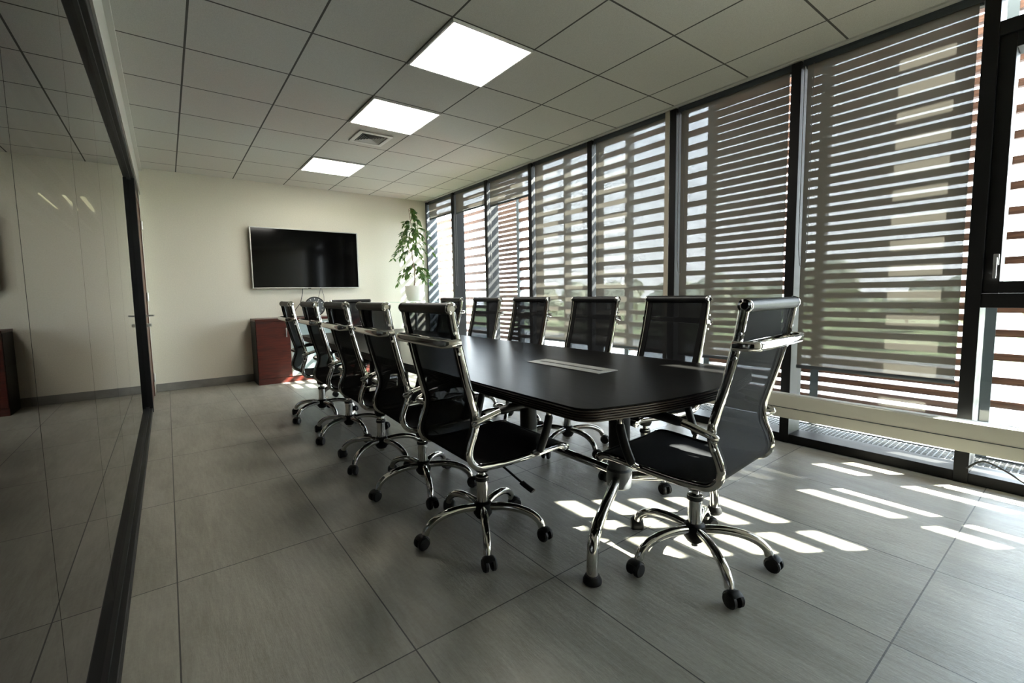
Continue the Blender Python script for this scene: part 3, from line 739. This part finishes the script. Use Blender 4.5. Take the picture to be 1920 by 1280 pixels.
def clock():
    t = thing('round_clock', 'round dark clock with white ticks leaning on the sideboard', 'clock', (1.675, 6.60, CT+.001))
    t.rotation_euler = (math.radians(-9), 0, 0)
    R = .138; M = Matrix.Translation((0, 0, R)) @ Matrix.Rotation(PI/2, 4, 'X')
    MB().lathe([(R-.012, -.02), (R, -.015), (R, .016), (R-.006, .022), (R-.012, .022), (R-.014, .012)], 40, M).build('rim', M_plastic, t)
    MB().lathe([(R-.0135, .0122), (R-.0135, .0130)], 40, M).build('dial', M_clockface, t)
    k = MB()
    for i in range(12):
        Q = M @ Matrix.Rotation(i*PI/6, 4, 'Z'); k.box(-.004, .004, R-.040, R-.020, .0131, .0145, 0, Q)
    k.build('ticks', M_tick, t, False)
    for nm, a, l in (('hour_hand', -.75, .060), ('minute_hand', -.55, .090)):
        Q = M @ Matrix.Rotation(a, 4, 'Z'); MB().box(-.0035, .0035, -.012, l, .0150, .0165, 0, Q).build(nm, M_tick, t, False)
clock()
def cable(name, pts, r, m, label):
    o = MB().sweep(spline(pts, 8), r, None, 8).build(name, m); tag(o, label, 'cable'); return o
cable('hanging_cable', [(1.56, 6.775, 1.238), (1.555, 6.775, 1.17), (1.52, 6.775, 1.04), (1.45, 6.75, .95), (1.39, 6.70, .87), (1.37, 6.66, CT+.006), (1.46, 6.60, CT+.006), (1.52, 6.63, CT+.008), (1.48, 6.70, CT+.006)], .0045, M_cable, 'dark cable hanging from the television down to the sideboard')
cable('short_wire', [(1.80, 6.765, 1.25), (1.79, 6.775, 1.18), (1.775, 6.78, 1.12), (1.765, 6.785, .99)], .003, M_gcable, 'thin wire below the television, left of a pair above the clock')
cable('short_wire', [(1.815, 6.765, 1.25), (1.83, 6.775, 1.18), (1.845, 6.78, 1.13), (1.85, 6.785, .99)], .003, M_gcable, 'thin wire below the television, right of a pair above the clock')
cable('floor_cable', [(3.50, .42, .10), (3.505, .36, .155), (3.50, .28, .13), (3.49, .20, .085), (3.48, .12, .075), (3.47, .03, .015), (3.45, -.2, .006)], .005, M_cable, 'black cable curving below the heater at the right edge')

# glass topped stand with the potted tree
SX, SY, SZ = 3.10, 6.28, 1.022
def stand():
    t = thing('glass_stand', 'tall glass-topped stand in the corner carrying the potted tree', 'table', (SX, SY, 0))
    MB().box(-.40, .40, -.25, .40, SZ-.010, SZ, .002).build('glass_top', M_shelfglass, t, False)
    MB().lathe([(.022, .02), (.022, SZ-.016)], 20, cy=.08).lathe([(.09, SZ-.016), (.09, SZ-.0105)], 24, cy=.08).build('column', M_steel, t)
    MB().lathe([(.20, .001), (.20, .012), (.03, .03)], 32, cy=.08).build('base_plate', M_steel, t)
stand()
def plant():
    t = thing('potted_ficus', 'leafy green weeping fig tree in a white pot on the corner stand', 'plant', (3.03, 6.25, SZ+.0005))
    MB().lathe([(.085, 0), (.105, .012), (.128, .09), (.140, .17), (.144, .235), (.136, .235), (.130, .20)], 36).build('pot', M_pot, t)
    MB().lathe([(.1295, .195), (.129, .205)], 30).build('soil', M_soil, t)
    rnd = random.Random(5)
    trunk = spline([(0, 0, .2), (.015, .0, .45), (-.01, .02, .70), (.01, .0, .95), (-.02, 0, 1.15), (-.05, 0, 1.36)], 5)
    st = MB().sweep(trunk, .012, None, 8, radii=[1-.8*i/len(trunk) for i in range(len(trunk))])
    lf = MB()
    def leaf(p, d, s):
        d = d.normalized(); side = d.cross(Vector((rnd.uniform(-.5, .5), rnd.uniform(-.5, .5), 1))).normalized(); n = side.cross(d).normalized()
        L_, W_ = s, s*.42
        pts = [p, p+d*L_*.3+side*W_*.42+n*.002, p+d*L_*.6+side*W_*.45, p+d*L_-n*s*.15, p+d*L_*.6-side*W_*.45, p+d*L_*.3-side*W_*.42+n*.002]
        mid1 = p+d*L_*.3-n*s*.06; mid2 = p+d*L_*.62-n*s*.07
        lf.add(pts+[mid1, mid2], [(0, 1, 6), (1, 2, 7, 6), (2, 3, 7), (0, 6, 5), (6, 7, 4, 5), (7, 3, 4)])
    tiers = [(.28, .52, 12, .25), (.50, .62, 2, .12), (.70, 1.02, 19, .28), (1.0, 1.22, 8, .17), (1.2, 1.36, 4, .08)]
    for z0, z1, nb, ln in tiers:
        for b in range(nb):
            z = rnd.uniform(z0, z1); i = min(range(len(trunk)), key=lambda q: abs(trunk[q].z-z)); p0 = trunk[i].copy()
            a = rnd.uniform(0, 2*PI); l = ln*rnd.uniform(.6, 1.15)
            hx, hy = math.cos(a), math.sin(a)*.85
            br = spline([p0, p0+Vector((hx*l*.4, hy*l*.4, l*.28)), p0+Vector((hx*l*.8, hy*l*.8, l*.15)), p0+Vector((hx*l, hy*l, -l*.25))], 4)
            st.sweep(br, .0028, None, 5, radii=[1-.6*q/len(br) for q in range(len(br))])
            for q in range(3, len(br)):
                for _ in range(2 if rnd.random() < .55 else 1):
                    leaf(br[q], Vector((hx*rnd.uniform(.2, 1)+rnd.uniform(-.5, .5), hy*rnd.uniform(.2, 1)+rnd.uniform(-.5, .5), rnd.uniform(-1.1, -.1))), rnd.uniform(.058, .095))
    st.build('stem', M_bark, t); lf.build('foliage', M_leaf, t, False)
plant()
